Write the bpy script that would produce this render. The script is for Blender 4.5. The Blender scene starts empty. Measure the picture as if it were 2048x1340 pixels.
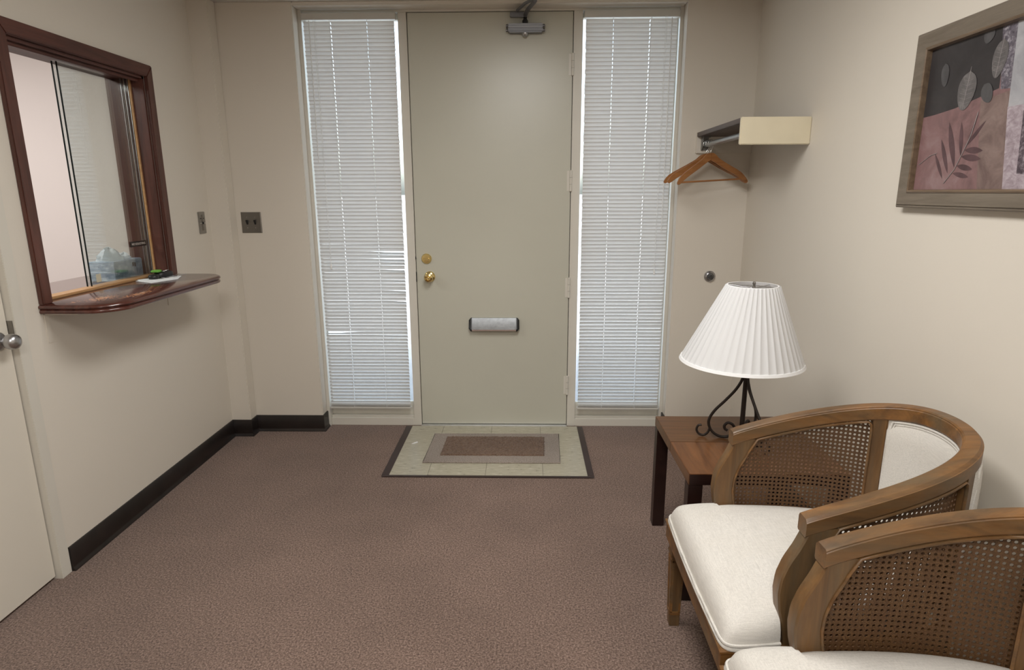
import bpy, bmesh, math, random
import numpy as np
from mathutils import Matrix, Vector
random.seed(7)
RNG = np.random.default_rng(7)
SC = bpy.context.scene
COL = SC.collection

# ------------------------------------------------------------------ camera
def look_matrix(pitch, yaw, roll):
    cy, sy = math.cos(yaw), math.sin(yaw)
    rz = np.array([[cy, sy, 0], [-sy, cy, 0], [0, 0, 1]])
    b = np.array([[1, 0, 0], [0, 0, -1], [0, 1, 0.]])
    cp, sp = math.cos(pitch), math.sin(pitch)
    p = np.array([[1, 0, 0], [0, cp, -sp], [0, sp, cp]])
    cr, sr = math.cos(roll), math.sin(roll)
    q = np.array([[cr, -sr, 0], [sr, cr, 0], [0, 0, 1]])
    return q @ p @ b @ rz
cam_d = bpy.data.cameras.new('camera')
cam_d.sensor_fit = 'HORIZONTAL'; cam_d.sensor_width = 36.0; cam_d.lens = 21.54
cam_d.clip_start = 0.02
cam = bpy.data.objects.new('camera', cam_d); COL.objects.link(cam)
mm = look_matrix(0.228877, 0.0217856, -0.0033437)
rot = Matrix([[mm[0][i], -mm[1][i], -mm[2][i]] for i in range(3)])
cam.matrix_world = Matrix.Translation((0, 0, 1.45)) @ rot.to_4x4()
SC.camera = cam

# ------------------------------------------------------------------ world, light, exposure
world = bpy.data.worlds.new('world'); SC.world = world; world.use_nodes = True
wn = world.node_tree.nodes; wl = world.node_tree.links
bg = wn['Background']
sky = wn.new('ShaderNodeTexSky'); sky.sky_type = 'NISHITA'; sky.sun_disc = False
sky.sun_elevation = math.radians(50); sky.sun_rotation = math.radians(200); sky.dust_density = 3.0
hz = wn.new('ShaderNodeHueSaturation'); hz.inputs['Saturation'].default_value = .62      # hazy, pale daylight
wl.new(sky.outputs[0], hz.inputs['Color']); wl.new(hz.outputs[0], bg.inputs[0]); bg.inputs[1].default_value = 0.66
SC.view_settings.view_transform = 'Standard'; SC.view_settings.look = 'None'
SC.view_settings.gamma = 1.0; SC.view_settings.use_curve_mapping = False
SC.view_settings.exposure = 0.0
def area(name, loc, sx, sy, power, col=(1, 1, 1), spread=180):
    l = bpy.data.lights.new(name, 'AREA'); l.shape = 'RECTANGLE'; l.size = sx; l.size_y = sy
    l.energy = power; l.color = col; l.spread = math.radians(spread)
    o = bpy.data.objects.new(name, l); COL.objects.link(o); o.location = loc
    return o
CEIL = 2.45
LAMPS = ((-.02, 1.75), (-.15, -.45), (-3.0, 2.0))
area('troffer_lamp', (*LAMPS[0], CEIL - 0.035), 0.56, 1.1, 32, (1, 0.98, 0.95), 180)
area('rear_troffer_lamp', (*LAMPS[1], CEIL - 0.035), 0.56, 1.1, 49, (1, 0.98, 0.95), 180)
area('office_lamp', (*LAMPS[2], CEIL - 0.035), 0.56, 1.1, 50, (1, 0.96, 0.94), 180)

# ------------------------------------------------------------------ materials
def new_mat(name):
    m = bpy.data.materials.new(name); m.use_nodes = True
    return m, m.node_tree.nodes, m.node_tree.links, m.node_tree.nodes['Principled BSDF']
def coords(n, l, scale=(1, 1, 1), loc=(0, 0, 0), rot=(0, 0, 0)):
    tc = n.new('ShaderNodeTexCoord'); mp = n.new('ShaderNodeMapping')
    mp.inputs['Scale'].default_value = scale; mp.inputs['Location'].default_value = loc
    mp.inputs['Rotation'].default_value = rot
    l.new(tc.outputs['Object'], mp.inputs['Vector']); return mp.outputs[0]
def noise(n, l, vec, scale=5, detail=4, rough=.5, dist=0):
    t = n.new('ShaderNodeTexNoise'); t.inputs['Scale'].default_value = scale
    t.inputs['Detail'].default_value = detail; t.inputs['Roughness'].default_value = rough
    t.inputs['Distortion'].default_value = dist
    if vec is not None: l.new(vec, t.inputs['Vector'])
    return t.outputs[0]
def ramp(n, l, fac, stops):
    r = n.new('ShaderNodeValToRGB'); e = r.color_ramp.elements
    while len(e) > len(stops): e.remove(e[-1])
    while len(e) < len(stops): e.new(1)
    for k, (p, c) in enumerate(stops):
        e[k].position = p; e[k].color = (*c, 1) if len(c) == 3 else c
    l.new(fac, r.inputs[0]); return r.outputs[0]
def bump(n, l, b, height, strength=.2, dist=.002):
    k = n.new('ShaderNodeBump'); k.inputs['Strength'].default_value = strength
    k.inputs['Distance'].default_value = dist
    l.new(height, k.inputs['Height']); l.new(k.outputs[0], b.inputs['Normal'])
def mix(n, l, fac, a, b):
    m = n.new('ShaderNodeMix'); m.data_type = 'RGBA'
    if hasattr(fac, 'is_output'): l.new(fac, m.inputs[0])
    else: m.inputs[0].default_value = fac
    for s, i in ((a, 6), (b, 7)):
        if hasattr(s, 'is_output'): l.new(s, m.inputs[i])
        else: m.inputs[i].default_value = (*s, 1)
    return m.outputs[2]
def math_n(n, l, op, a, b=None, clamp=False):
    m = n.new('ShaderNodeMath'); m.operation = op; m.use_clamp = clamp
    for k, s in enumerate((a, b)):
        if s is None: continue
        if hasattr(s, 'is_output'): l.new(s, m.inputs[k])
        else: m.inputs[k].default_value = s
    return m.outputs[0]
def plain(name, col, rough=.5, metal=0, spec=.5, bscale=0, bstr=.1, var=0.0, vscale=3, sheen=0, coat=0):
    m, n, l, b = new_mat(name)
    b.inputs['Roughness'].default_value = rough; b.inputs['Metallic'].default_value = metal
    b.inputs['Specular IOR Level'].default_value = spec; b.inputs['Coat Weight'].default_value = coat
    b.inputs['Sheen Weight'].default_value = sheen
    v = coords(n, l)
    if var > 0:
        f = noise(n, l, v, vscale, 4)
        c = ramp(n, l, f, [(.3, tuple(x * (1 - var) for x in col)), (.7, tuple(min(1, x * (1 + var)) for x in col))])
        l.new(c, b.inputs['Base Color'])
    else:
        b.inputs['Base Color'].default_value = (*col, 1)
    if bscale: bump(n, l, b, noise(n, l, v, bscale, 3), bstr, .003)
    return m
def wood(name, dark, light, axis='y', rough=.35, scale=1.0, coat=0.0, grey=None, gstr=.5):
    m, n, l, b = new_mat(name)
    st = {'x': (2, 22, 22), 'y': (22, 2, 22), 'z': (22, 22, 2)}[axis]
    v = coords(n, l, tuple(s * scale for s in st))
    f = noise(n, l, v, 1.6, 8, .62, .6)
    c = ramp(n, l, f, [(.28, dark), (.5, tuple((a + d) / 2 for a, d in zip(dark, light))), (.72, light)])
    fine = noise(n, l, coords(n, l, tuple(s * scale * 5 for s in st)), 2.2, 4)
    if grey:
        g = noise(n, l, coords(n, l, tuple(s * .45 for s in st)), 1.3, 5, .6)
        gm = ramp(n, l, g, [(.42, (0, 0, 0)), (.66, (gstr, gstr, gstr))])
        c = mix(n, l, gm, c, grey)
    c2 = mix(n, l, math_n(n, l, 'MULTIPLY', fine, .35), c, tuple(x * .55 for x in dark))
    l.new(c2, b.inputs['Base Color'])
    b.inputs['Roughness'].default_value = rough; b.inputs['Coat Weight'].default_value = coat
    b.inputs['Coat Roughness'].default_value = .12
    bump(n, l, b, fine, .12, .001)
    return m
M = {}
M['wall'] = plain('cream_wall_paint', (.70, .65, .57), .55, bscale=90, bstr=.06, var=.015, vscale=1.4)
M['ceil'] = plain('white_ceiling', (.74, .72, .68), .8)
M['office_wall'] = plain('office_wall_paint', (.74, .68, .65), .6)
M['door'] = plain('door_paint', (.535, .525, .445), .32, bscale=55, bstr=.05, var=.02, vscale=2)
M['door2'] = plain('inner_door_paint', (.70, .655, .57), .4, var=.015, vscale=2)
M['trim'] = plain('trim_paint', (.66, .63, .56), .3, var=.02)
M['sill'] = plain('sill_paint', (.70, .67, .58), .35, var=.05, vscale=9)
M['base'] = plain('dark_vinyl_base', (.012, .008, .007), .32, var=.4, vscale=12)
M['metal'] = plain('brushed_metal', (.45, .45, .46), .3, 1)
M['plate'] = plain('steel_plate', (.25, .235, .215), .38, 1)
M['plate2'] = plain('satin_plate', (.36, .35, .33), .4, 1)
M['alum'] = plain('aluminium', (.68, .69, .70), .35, 1, bscale=40, bstr=.1)
M['closer'] = plain('closer_grey', (.20, .20, .21), .35, .6)
M['closer_light'] = plain('closer_light_grey', (.30, .30, .31), .35, .6)
M['slot'] = plain('dull_aluminium', (.40, .42, .44), .55, 1, bscale=60, bstr=.25, var=.12, vscale=40)
M['dark'] = plain('black_plastic', (.012, .012, .013), .35)
M['chrome'] = plain('chrome', (.75, .75, .76), .12, 1)
M['brass'] = plain('polished_brass', (.76, .60, .27), .18, 1)
M['iron'] = plain('wrought_iron', (.022, .014, .010), .5, .3, bscale=200, bstr=.2)
M['cord'] = plain('white_cord', (.85, .86, .86), .6)
M['paper'] = plain('paper', (.82, .83, .84), .6)
M['shadewood'] = wood('walnut_top', (.07, .027, .008), (.18, .078, .025), 'x', .33)
M['shadewood_y'] = wood('walnut_top_y', (.085, .030, .009), (.22, .088, .028), 'y', .33)
M['tableleg'] = plain('dark_stained_leg', (.018, .0065, .005), .35, var=.25, vscale=20)
M['mahog_y'] = wood('mahogany_y', (.055, .019, .013), (.15, .052, .037), 'y', .5)
M['mahog_z'] = wood('mahogany_z', (.055, .019, .013), (.15, .052, .037), 'z', .38, coat=.1)
M['oak'] = wood('oak_track', (.42, .22, .09), (.6, .36, .17), 'y', .45)
M['chair'] = wood('weathered_fruitwood', (.085, .038, .012), (.31, .142, .040), 'x', .42, .8, 0, (.135, .112, .070), .6)
M['chair_z'] = wood('weathered_fruitwood_z', (.085, .040, .013), (.235, .118, .038), 'z', .42, .8, 0, (.13, .110, .070), .6)
M['hangwood'] = wood('hanger_wood', (.27, .105, .033), (.45, .205, .070), 'x', .38, 1.2)
M['shelfdark'] = wood('grey_brown_laminate', (.075, .055, .047), (.13, .10, .088), 'y', .5)
M['cleat'] = plain('yellow_cream_paint', (.74, .67, .50), .45, var=.05, vscale=8)
M['frame'] = wood('pewter_frame', (.13, .105, .078), (.24, .20, .155), 'y', .42, 1, 0)
M['gold'] = wood('bronze_lip', (.10, .065, .04), (.24, .17, .11), 'y', .35)
# shelf with wear
def worn_mat():
    m, n, l, b = new_mat('worn_mahogany_top')
    f = noise(n, l, coords(n, l, (22, 2, 22)), 1.6, 8, .62, .6)
    c = ramp(n, l, f, [(.3, (.05, .014, .010)), (.7, (.115, .036, .024))])
    tot = None
    for (cx, cy, rx, ry, th) in ((-1.655, 2.33, .05, .085, .53), (-1.575, 2.44, .035, .15, .55), (-1.70, 2.24, .018, .05, .57), (-1.60, 2.62, .03, .07, .60)):
        cx, cy = cx + 1.65, cy - 2.63; v = coords(n, l, (1 / rx, 1 / ry, 0), (-cx / rx, -cy / ry, 0))
        ln = n.new('ShaderNodeVectorMath'); ln.operation = 'LENGTH'; l.new(v, ln.inputs[0])
        d = math_n(n, l, 'SUBTRACT', 1.0, ln.outputs['Value'], True)
        k = noise(n, l, coords(n, l, (60, 28, 1)), 2.2, 6, .65)
        e = math_n(n, l, 'GREATER_THAN', math_n(n, l, 'ADD', k, math_n(n, l, 'MULTIPLY', d, .16)), th + .07)
        e = math_n(n, l, 'MULTIPLY', e, math_n(n, l, 'GREATER_THAN', d, .02))
        tot = e if tot is None else math_n(n, l, 'MAXIMUM', tot, e)
    l.new(mix(n, l, tot, c, (.52, .25, .12)), b.inputs['Base Color'])
    b.inputs['Roughness'].default_value = .2; b.inputs['Coat Weight'].default_value = .5
    b.inputs['Coat Roughness'].default_value = .1
    return m
M['worn'] = worn_mat()
def carpet_mat(name, c0, c1, c2, s=1.0, bs=.6):
    m, n, l, b = new_mat(name)
    v = coords(n, l)
    f = noise(n, l, v, 150 * s, 6, .9); g = noise(n, l, v, 1.7, 4, .6); h = noise(n, l, v, 120 * s, 2)
    c = ramp(n, l, f, [(.40, c0), (.5, c1), (.60, c2)])
    gg = ramp(n, l, g, [(.35, (.86, .85, .84)), (.65, (1.08, 1.07, 1.06))])
    mm_ = n.new('ShaderNodeMix'); mm_.data_type = 'RGBA'; mm_.blend_type = 'MULTIPLY'; mm_.inputs[0].default_value = 1
    l.new(c, mm_.inputs[6]); l.new(gg, mm_.inputs[7]); l.new(mm_.outputs[2], b.inputs['Base Color'])
    b.inputs['Roughness'].default_value = .95; b.inputs['Specular IOR Level'].default_value = .15
    b.inputs['Sheen Weight'].default_value = .15
    bump(n, l, b, math_n(n, l, 'ADD', f, math_n(n, l, 'MULTIPLY', h, .6)), bs, .004)
    return m
M['carpet'] = carpet_mat('brown_carpet', (.060, .037, .029), (.19, .126, .099), (.40, .29, .24))
M['matrim'] = carpet_mat('mat_border_pile', (.19, .155, .13), (.30, .255, .22), (.40, .35, .31))
M['matmid'] = carpet_mat('mat_centre_pile', (.10, .060, .040), (.17, .108, .074), (.24, .165, .12), .8, .9)
def tile_mat():
    m, n, l, b = new_mat('vinyl_tile')
    v = coords(n, l, (14, 45, 1)); f = noise(n, l, v, 1.5, 5, .7)
    c = ramp(n, l, f, [(.33, (.13, .115, .08)), (.38, (.40, .37, .28)), (.58, (.45, .42, .325)), (.68, (.60, .575, .48))])
    l.new(c, b.inputs['Base Color']); b.inputs['Roughness'].default_value = .35
    return m
M['tile'] = tile_mat()
def fabric_mat(name, col, s=1.0):
    m, n, l, b = new_mat(name)
    a = noise(n, l, coords(n, l, (30 * s, 600 * s, 600 * s)), 1, 2); c = noise(n, l, coords(n, l, (600 * s, 30 * s, 600 * s)), 1, 2)
    w = math_n(n, l, 'MULTIPLY', math_n(n, l, 'ADD', a, c), .5)
    g = noise(n, l, coords(n, l), 5, 3)
    k = ramp(n, l, w, [(.36, tuple(x * .80 for x in col)), (.62, col)])
    k2 = mix(n, l, ramp(n, l, g, [(.45, (0, 0, 0)), (.75, (.3, .3, .3))]), k, (col[0] * .82, col[1] * .80, col[2] * .74))
    l.new(k2, b.inputs['Base Color']); b.inputs['Roughness'].default_value = .9
    b.inputs['Specular IOR Level'].default_value = .2
    bump(n, l, b, w, .35, .001)
    return m
M['linen'] = fabric_mat('cream_linen', (.72, .69, .64))
def cane_mat():
    m, n, l, b = new_mat('woven_cane')
    f = noise(n, l, coords(n, l, (1, 1, 1)), 420, 3, .7); g = noise(n, l, coords(n, l), 30, 3)
    c = ramp(n, l, f, [(.3, (.035, .014, .005)), (.5, (.115, .055, .019)), (.7, (.20, .105, .042))])
    c2 = mix(n, l, ramp(n, l, g, [(.4, (0, 0, 0)), (.7, (.5, .5, .5))]), c, (.09, .040, .016))
    l.new(c2, b.inputs['Base Color']); b.inputs['Roughness'].default_value = .5
    bump(n, l, b, f, .8, .002)
    return m
M['cane'] = cane_mat()
def translucent(name, col, tcol, fac, rough=.6):
    m, n, l, b = new_mat(name)
    b.inputs['Base Color'].default_value = (*col, 1); b.inputs['Roughness'].default_value = rough
    t = n.new('ShaderNodeBsdfTranslucent'); t.inputs[0].default_value = (*tcol, 1)
    x = n.new('ShaderNodeMixShader'); x.inputs[0].default_value = fac
    l.new(b.outputs[0], x.inputs[1]); l.new(t.outputs[0], x.inputs[2])
    l.new(x.outputs[0], n['Material Output'].inputs[0]); return m
M['slat'] = translucent('white_blind_slat', (.73, .705, .67), (.94, .93, .91), .15, .4)
M['rail'] = plain('blind_rail', (.60, .585, .54), .4)
M['shade'] = translucent('pleated_shade_fabric', (.80, .805, .81), (.82, .82, .82), .22, .8)
M['shade_trim'] = plain('shade_binding', (.82, .82, .82), .8)
def glass_mat(name, tint, ior):
    m, n, l, b = new_mat(name); n.remove(b)
    t = n.new('ShaderNodeBsdfTransparent'); t.inputs[0].default_value = (*tint, 1)
    g = n.new('ShaderNodeBsdfGlossy'); g.inputs['Roughness'].default_value = .0
    f0 = ((ior - 1) / (ior + 1)) ** 2      # Schlick reflectance, the same from either side of the pane
    lw = n.new('ShaderNodeLayerWeight'); lw.inputs[0].default_value = .5
    fr_ = math_n(n, l, 'ADD', math_n(n, l, 'MULTIPLY', math_n(n, l, 'POWER', lw.outputs['Facing'], 5.0), 1 - f0), f0)
    x = n.new('ShaderNodeMixShader'); l.new(fr_, x.inputs[0])
    l.new(t.outputs[0], x.inputs[1]); l.new(g.outputs[0], x.inputs[2])
    l.new(x.outputs[0], n['Material Output'].inputs[0]); return m
M['glass'] = glass_mat('window_glass', (.93, .96, .95), 1.5)
M['sliding_glass'] = glass_mat('sliding_glass', (.945, .965, .955), 2.1)
M['glass_edge'] = plain('dark_glass_edge', (.010, .016, .016), .2)
M['concrete'] = plain('pale_concrete', (.55, .54, .52), .9, var=.1)
def box_print():
    m, n, l, b = new_mat('tissue_carton_print')
    f = noise(n, l, coords(n, l, (30, 30, 60)), 1.2, 4); g = noise(n, l, coords(n, l, (1, 1, 1)), 14, 3, .6, 1.5)
    c = ramp(n, l, f, [(.35, (.30, .38, .52)), (.55, (.44, .52, .64)), (.75, (.64, .70, .78))])
    l.new(mix(n, l, ramp(n, l, g, [(.5, (0, 0, 0)), (.62, (.45, .45, .45))]), c, (.16, .24, .30)), b.inputs['Base Color'])
    b.inputs['Roughness'].default_value = .35
    return m
M['carton'] = box_print()
M['tissue'] = translucent('tissue_paper', (.88, .92, .96), (.85, .92, .98), .3, .8)
M['green'] = plain('green_fob', (.16, .42, .06), .4)

# ------------------------------------------------------------------ mesh helpers
class MB:
    def __init__(s): s.v = []; s.f = []
    def add(s, vs, fs):
        o = len(s.v); s.v += [tuple(map(float, p)) for p in vs]; s.f += [tuple(o + i for i in f) for f in fs]; return s
    def box(s, x0, x1, y0, y1, z0, z1):
        return s.add([(x0, y0, z0), (x1, y0, z0), (x1, y1, z0), (x0, y1, z0), (x0, y0, z1), (x1, y0, z1), (x1, y1, z1), (x0, y1, z1)],
                     [(0, 3, 2, 1), (4, 5, 6, 7), (0, 1, 5, 4), (1, 2, 6, 5), (2, 3, 7, 6), (3, 0, 4, 7)])
    def loft(s, rings, closed=False, cap=True):
        n = len(rings[0]); vs = [p for r in rings for p in r]; fs = []
        m = len(rings)
        for i in range(m if closed else m - 1):
            for j in range(n):
                a = i * n + j; b = i * n + (j + 1) % n; c = ((i + 1) % m) * n + (j + 1) % n; d = ((i + 1) % m) * n + j
                fs.append((a, b, c, d))
        if cap and not closed:
            fs.append(tuple(range(n))[::-1]); fs.append(tuple((m - 1) * n + j for j in range(n)))
        return s.add(vs, fs)
    def tube(s, pts, r, seg=8, closed=False):
        P = [np.array(p, float) for p in pts]; m = len(P); rings = []
        up = np.array([0.0123, 0.021, 1.0]); prev = None
        for i in range(m):
            if closed: t = P[(i + 1) % m] - P[i - 1]
            else: t = P[min(i + 1, m - 1)] - P[max(i - 1, 0)]
            t = t / (np.linalg.norm(t) + 1e-12)
            if prev is None:
                a = np.cross(t, up)
                if np.linalg.norm(a) < 1e-3: a = np.cross(t, (1, 0.01, 0))
            else: a = prev - t * np.dot(prev, t)
            a = a / np.linalg.norm(a); prev = a; b = np.cross(t, a)
            rr = r[i] if hasattr(r, '__len__') else r
            rings.append([P[i] + rr * (math.cos(k) * a + math.sin(k) * b) for k in np.linspace(0, 2 * math.pi, seg, endpoint=False)])
        return s.loft(rings, closed)
    def lathe(s, prof, axis_o=(0, 0, 0), axis='z', seg=24, cap=True):
        # prof: (r, h) pairs
        rings = []
        for r, h in prof:
            ring = []
            for k in np.linspace(0, 2 * math.pi, seg, endpoint=False):
                a, b = max(r, 1e-5) * math.cos(k), max(r, 1e-5) * math.sin(k)
                p = {'z': (a, b, h), 'y': (a, h, -b), '-y': (a, -h, b), 'x': (h, a, b)}[axis]
                ring.append(tuple(p[i] + axis_o[i] for i in range(3)))
            rings.append(ring)
        return s.loft(rings, cap=cap)
    def prism(s, poly, d0, d1, plane='xz'):
        # poly in plane coordinates extruded along the third axis
        def put(p, d): return {'xz': (p[0], d, p[1]), 'xy': (p[0], p[1], d), 'yz': (d, p[0], p[1])}[plane]
        n = len(poly)
        return s.add([put(p, d0) for p in poly] + [put(p, d1) for p in poly],
                     [tuple(range(n)), tuple(range(2 * n - 1, n - 1, -1))] + [(i, i + n, (i + 1) % n + n, (i + 1) % n) for i in range(n)])
    def build(s, name, mat, parent=None, smooth=None, bevel=0, world=True, seg=2):
        off = Vector((0, 0, 0))
        if parent is not None and world:
            q = parent
            while q is not None: off += q.location; q = q.parent
        me = bpy.data.meshes.new(name)
        me.from_pydata([(x - off.x, y - off.y, z - off.z) for x, y, z in s.v], [], s.f)
        bm = bmesh.new(); bm.from_mesh(me); bmesh.ops.recalc_face_normals(bm, faces=bm.faces)
        if bevel:
            es = [e for e in bm.edges if len(e.link_faces) == 2 and e.calc_face_angle(0) > .6]
            bmesh.ops.bevel(bm, geom=es, offset=bevel, segments=seg, affect='EDGES', clamp_overlap=True)
        bm.to_mesh(me); bm.free()
        if smooth is not None or bevel:
            for p in me.polygons: p.use_smooth = True
            me.set_sharp_from_angle(angle=math.radians(smooth if smooth else 35))
        me.materials.append(mat)
        o = bpy.data.objects.new(name, me); COL.objects.link(o)
        if parent is not None: o.parent = parent
        return o
def B(*a): return MB().box(*a)
def tag(o, label, cat, group=None, kind=None):
    o['label'] = label; o['category'] = cat
    if group: o['group'] = group
    if kind: o['kind'] = kind
    return o
def struct(o, label=None, cat=None):
    o['kind'] = 'structure'
    if label: o['label'] = label
    if cat: o['category'] = cat
    return o
def thing(name, label, cat, loc=(0, 0, 0), group=None):
    o = bpy.data.objects.new(name, None); o.empty_display_size = .05; COL.objects.link(o); o.location = loc
    return tag(o, label, cat, group)
def child(name, mesh, parent, loc=(0, 0, 0), rot=(0, 0, 0)):
    o = bpy.data.objects.new(name, mesh); COL.objects.link(o); o.parent = parent; o.location = loc; o.rotation_euler = rot
    return o
def text_mesh(txt, size, name, mat, parent, mw, ext=.0003):
    c = bpy.data.curves.new(name, 'FONT'); c.body = txt; c.size = size; c.extrude = ext; c.align_x = 'CENTER'; c.align_y = 'CENTER'
    t = bpy.data.objects.new(name + '_tmp', c); COL.objects.link(t)
    dg = bpy.context.evaluated_depsgraph_get(); me = bpy.data.meshes.new_from_object(t.evaluated_get(dg))
    bpy.data.objects.remove(t); me.transform(mw); me.materials.clear(); me.materials.append(mat)
    o = bpy.data.objects.new(name, me); COL.objects.link(o); o.parent = parent
    return o

# ------------------------------------------------------------------ room shell
XL, XR, YW, YD = -1.785, 1.252, 3.575, 3.685
YB = -2.6
WO = -1.94            # office side of the partition
OL, OR, OT = -1.256, .862, 2.43    # entrance opening
floor = struct(B(-4.7, XR + .2, YB - .2, YD + .2, -.12, 0).build('floor', M['carpet']), 'brown speckled carpet covering the whole floor', 'floor')
struct(B(-4.7, XR + .2, YB - .2, YD + .2, CEIL, CEIL + .12).build('ceiling', M['ceil']), 'plain white ceiling over the room', 'ceiling')
wb = MB().box(-4.7, OL, YW, YD + .12, 0, CEIL).box(OR, XR + .2, YW, YD + .12, 0, CEIL).box(OL, OR, YW, YD + .12, OT, CEIL)
wb.box(XL - .02, -1.672, 3.492, YW, 0, CEIL)
struct(wb.build('wall_back', M['wall'], bevel=.004), 'cream painted entrance wall around the door', 'wall')
struct(B(XR, XR + .15, YB, YW, 0, CEIL).build('wall_right', M['wall']), 'cream painted wall behind the chairs', 'wall')
struct(B(XL - .155, XR + .15, YB - .15, YB, 0, CEIL).build('wall_rear', M['wall']), 'cream painted wall behind the viewer', 'wall')
PY0, PY1, PZ0, PZ1 = 2.228, 3.022, 1.02, 1.982     # pass window opening
DY = 2.052                                          # inner door edge
wl_ = MB().box(WO, XL, PY1, YW, 0, CEIL).box(WO, XL, DY + .005, PY0, 0, CEIL).box(WO, XL, PY0, PY1, 0, PZ0).box(WO, XL, PY0, PY1, PZ1, CEIL)
wl_.box(WO, XL, YB, DY - .93, 0, CEIL).box(WO, XL, DY - .93, DY + .005, 2.1, CEIL)
struct(wl_.build('wall_left', M['wall']), 'cream painted wall with the reception window', 'wall')
# office beyond the window
of = MB().box(-4.7, -4.6, YB, YW, 0, CEIL).box(-4.6, WO, YB - .1, YB, 0, CEIL).box(-4.6, WO, YW - .012, YW - .001, 0, CEIL)
struct(of.build('wall_office', M['office_wall']), 'pale pinkish office wall seen through the reception window', 'wall')
struct(B(-200, 200, YD + .121, 400, -.25, -.05).build('ground', M['concrete']), 'pale concrete ground outside the entrance', 'ground')

def baseboard(name, pts, label):
    # pts: path of the wall line, board stands to its left side
    mb = MB(); h = .103; t = .008
    prof = [(0, 0), (.016, 0), (.015, .006), (.009, .014), (t, .02), (t, h - .004), (t - .003, h), (0, h)]
    n = len(pts); rings = []
    P = [np.array(p, float) for p in pts]
    for i in range(n):
        d0 = P[i] - P[i - 1] if i else P[1] - P[0]; d1 = P[i + 1] - P[i] if i < n - 1 else P[-1] - P[-2]
        d0 = d0 / np.linalg.norm(d0); d1 = d1 / np.linalg.norm(d1)
        n0 = np.array([d0[1], -d0[0]]); n1 = np.array([d1[1], -d1[0]]); b = n0 + n1; b = b / np.dot(b, n0)
        rings.append([(P[i][0] + b[0] * u, P[i][1] + b[1] * u, z) for u, z in prof])
    mb.loft(rings); return struct(mb.build(name, M['base'], smooth=40), label, 'baseboard')
baseboard('baseboard_left', [(XL, 2.106), (XL, 3.492), (-1.672, 3.492), (-1.672, YW), (OL, YW), (OL, YD - .03)], 'dark brown vinyl baseboard along the reception wall and corner')
baseboard('baseboard_right', [(OR, YD - .03), (OR, YW), (XR, YW), (XR, YB)], 'dark brown vinyl baseboard behind the side table')

# ------------------------------------------------------------------ entrance frame, door, sidelights
DL, DR, DT = -.654, .262, 2.415
fr = MB()
fr.box(OL, OL + .020, YD - .03, YD + .05, 0, OT)           # outer posts
fr.box(OR - .020, OR, YD - .03, YD + .05, 0, OT)
fr.box(-.706, DL - .004, YD - .012, YD + .05, 0, DT + .003)    # mullions
fr.box(DR + .004, .316, YD - .012, YD + .05, 0, DT + .003)
fr.box(OL + .02, OR - .02, YD - .014, YD + .05, DT + .003, OT)      # head
for a, b in ((OL + .02, -.706), (.316, OR - .02)):
    fr.box(a, b, YD - .012, YD + .05, 0, .05)
    fr.box(a, b, YD + .002, YD + .05, .05, .064)
fr.box(-.706, DL + .014, YD + .0365, YD + .05, 0, DT + .003).box(DR - .014, .316, YD + .0365, YD + .05, 0, DT + .003).box(DL, DR, YD + .0365, YD + .05, DT - .014, DT + .003)   # door stops
struct(fr.build('trim_1', M['trim'], bevel=.002), 'cream painted door frame with mullions and sills', 'door frame')
for i, (a, b) in enumerate(((OL + .02, -.706), (.316, OR - .02))):
    w = MB().box(a, b, YD + .02, YD + .045, .064, .15).box(a, a + .004, YD + .022, YD + .05, .15, DT).box(b - .004, b, YD + .012, YD + .05, .15, DT)
    w.box(a + .004, b - .004, YD + .012, YD + .05, DT - .03, DT)
    wo = struct(w.build('window_%d' % (i + 1), M['sill'], bevel=.002), 'tall narrow sidelight window %s the entrance door' % ('on the switch side of' if i == 0 else 'on the coat shelf side of'), 'window')
    B(a + .01, b - .01, YD + .028, YD + .034, .14, DT - .02).build('pane', M['glass'], wo)
door = struct(B(DL, DR, YD - .008, YD + .036, .012, DT).build('door_1', M['door'], bevel=.0015), 'flush cream painted entrance door with mail slot', 'door')
struct(B(DL - .004, DR + .004, YD - .03, YD + .05, 0, .010).build('trim_2', M['alum'], bevel=.002), 'bright metal threshold under the entrance door', 'threshold')
yf = YD - .008
# brass knob and deadbolt
def bolt_on_door():
    x, z = -.592, 1.063
    o = MB().lathe([(0, 0), (.031, 0), (.031, .004), (.026, .010), (.0, .011)], (x, yf, z), '-y', 28).build('deadbolt', M['brass'], door, smooth=40)
    MB().prism([(x - .021, z - .006), (x + .012, z - .007), (x + .022, z + .001), (x + .010, z + .006), (x - .021, z + .003)], yf - .022, yf - .010, 'xz').build('thumb_turn', M['brass'], o, bevel=.002)
    x, z = -.576, .954
    o = MB().lathe([(0, 0), (.033, 0), (.033, .003), (.028, .008), (.013, .012), (.011, .026), (.017, .032), (.026, .040), (.028, .050), (.024, .060), (.014, .064), (.012, .061), (0, .060)], (x, yf, z), '-y', 32).build('door_knob', M['brass'], door, smooth=45)
    MB().lathe([(0, 0), (.007, 0), (.006, .006), (0, .007)], (x, yf - .060, z), '-y', 16).build('turn_button', M['brass'], o, smooth=40)
    B(DL - .0045, DL - .0005, yf - .004, yf + .01, z - .03, z + .03).build('latch_plate', M['dark'], door)
    B(DL - .0045, DL - .0005, yf - .004, yf + .01, 1.06, 1.075).build('latch_plate', M['dark'], door)
bolt_on_door()
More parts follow.
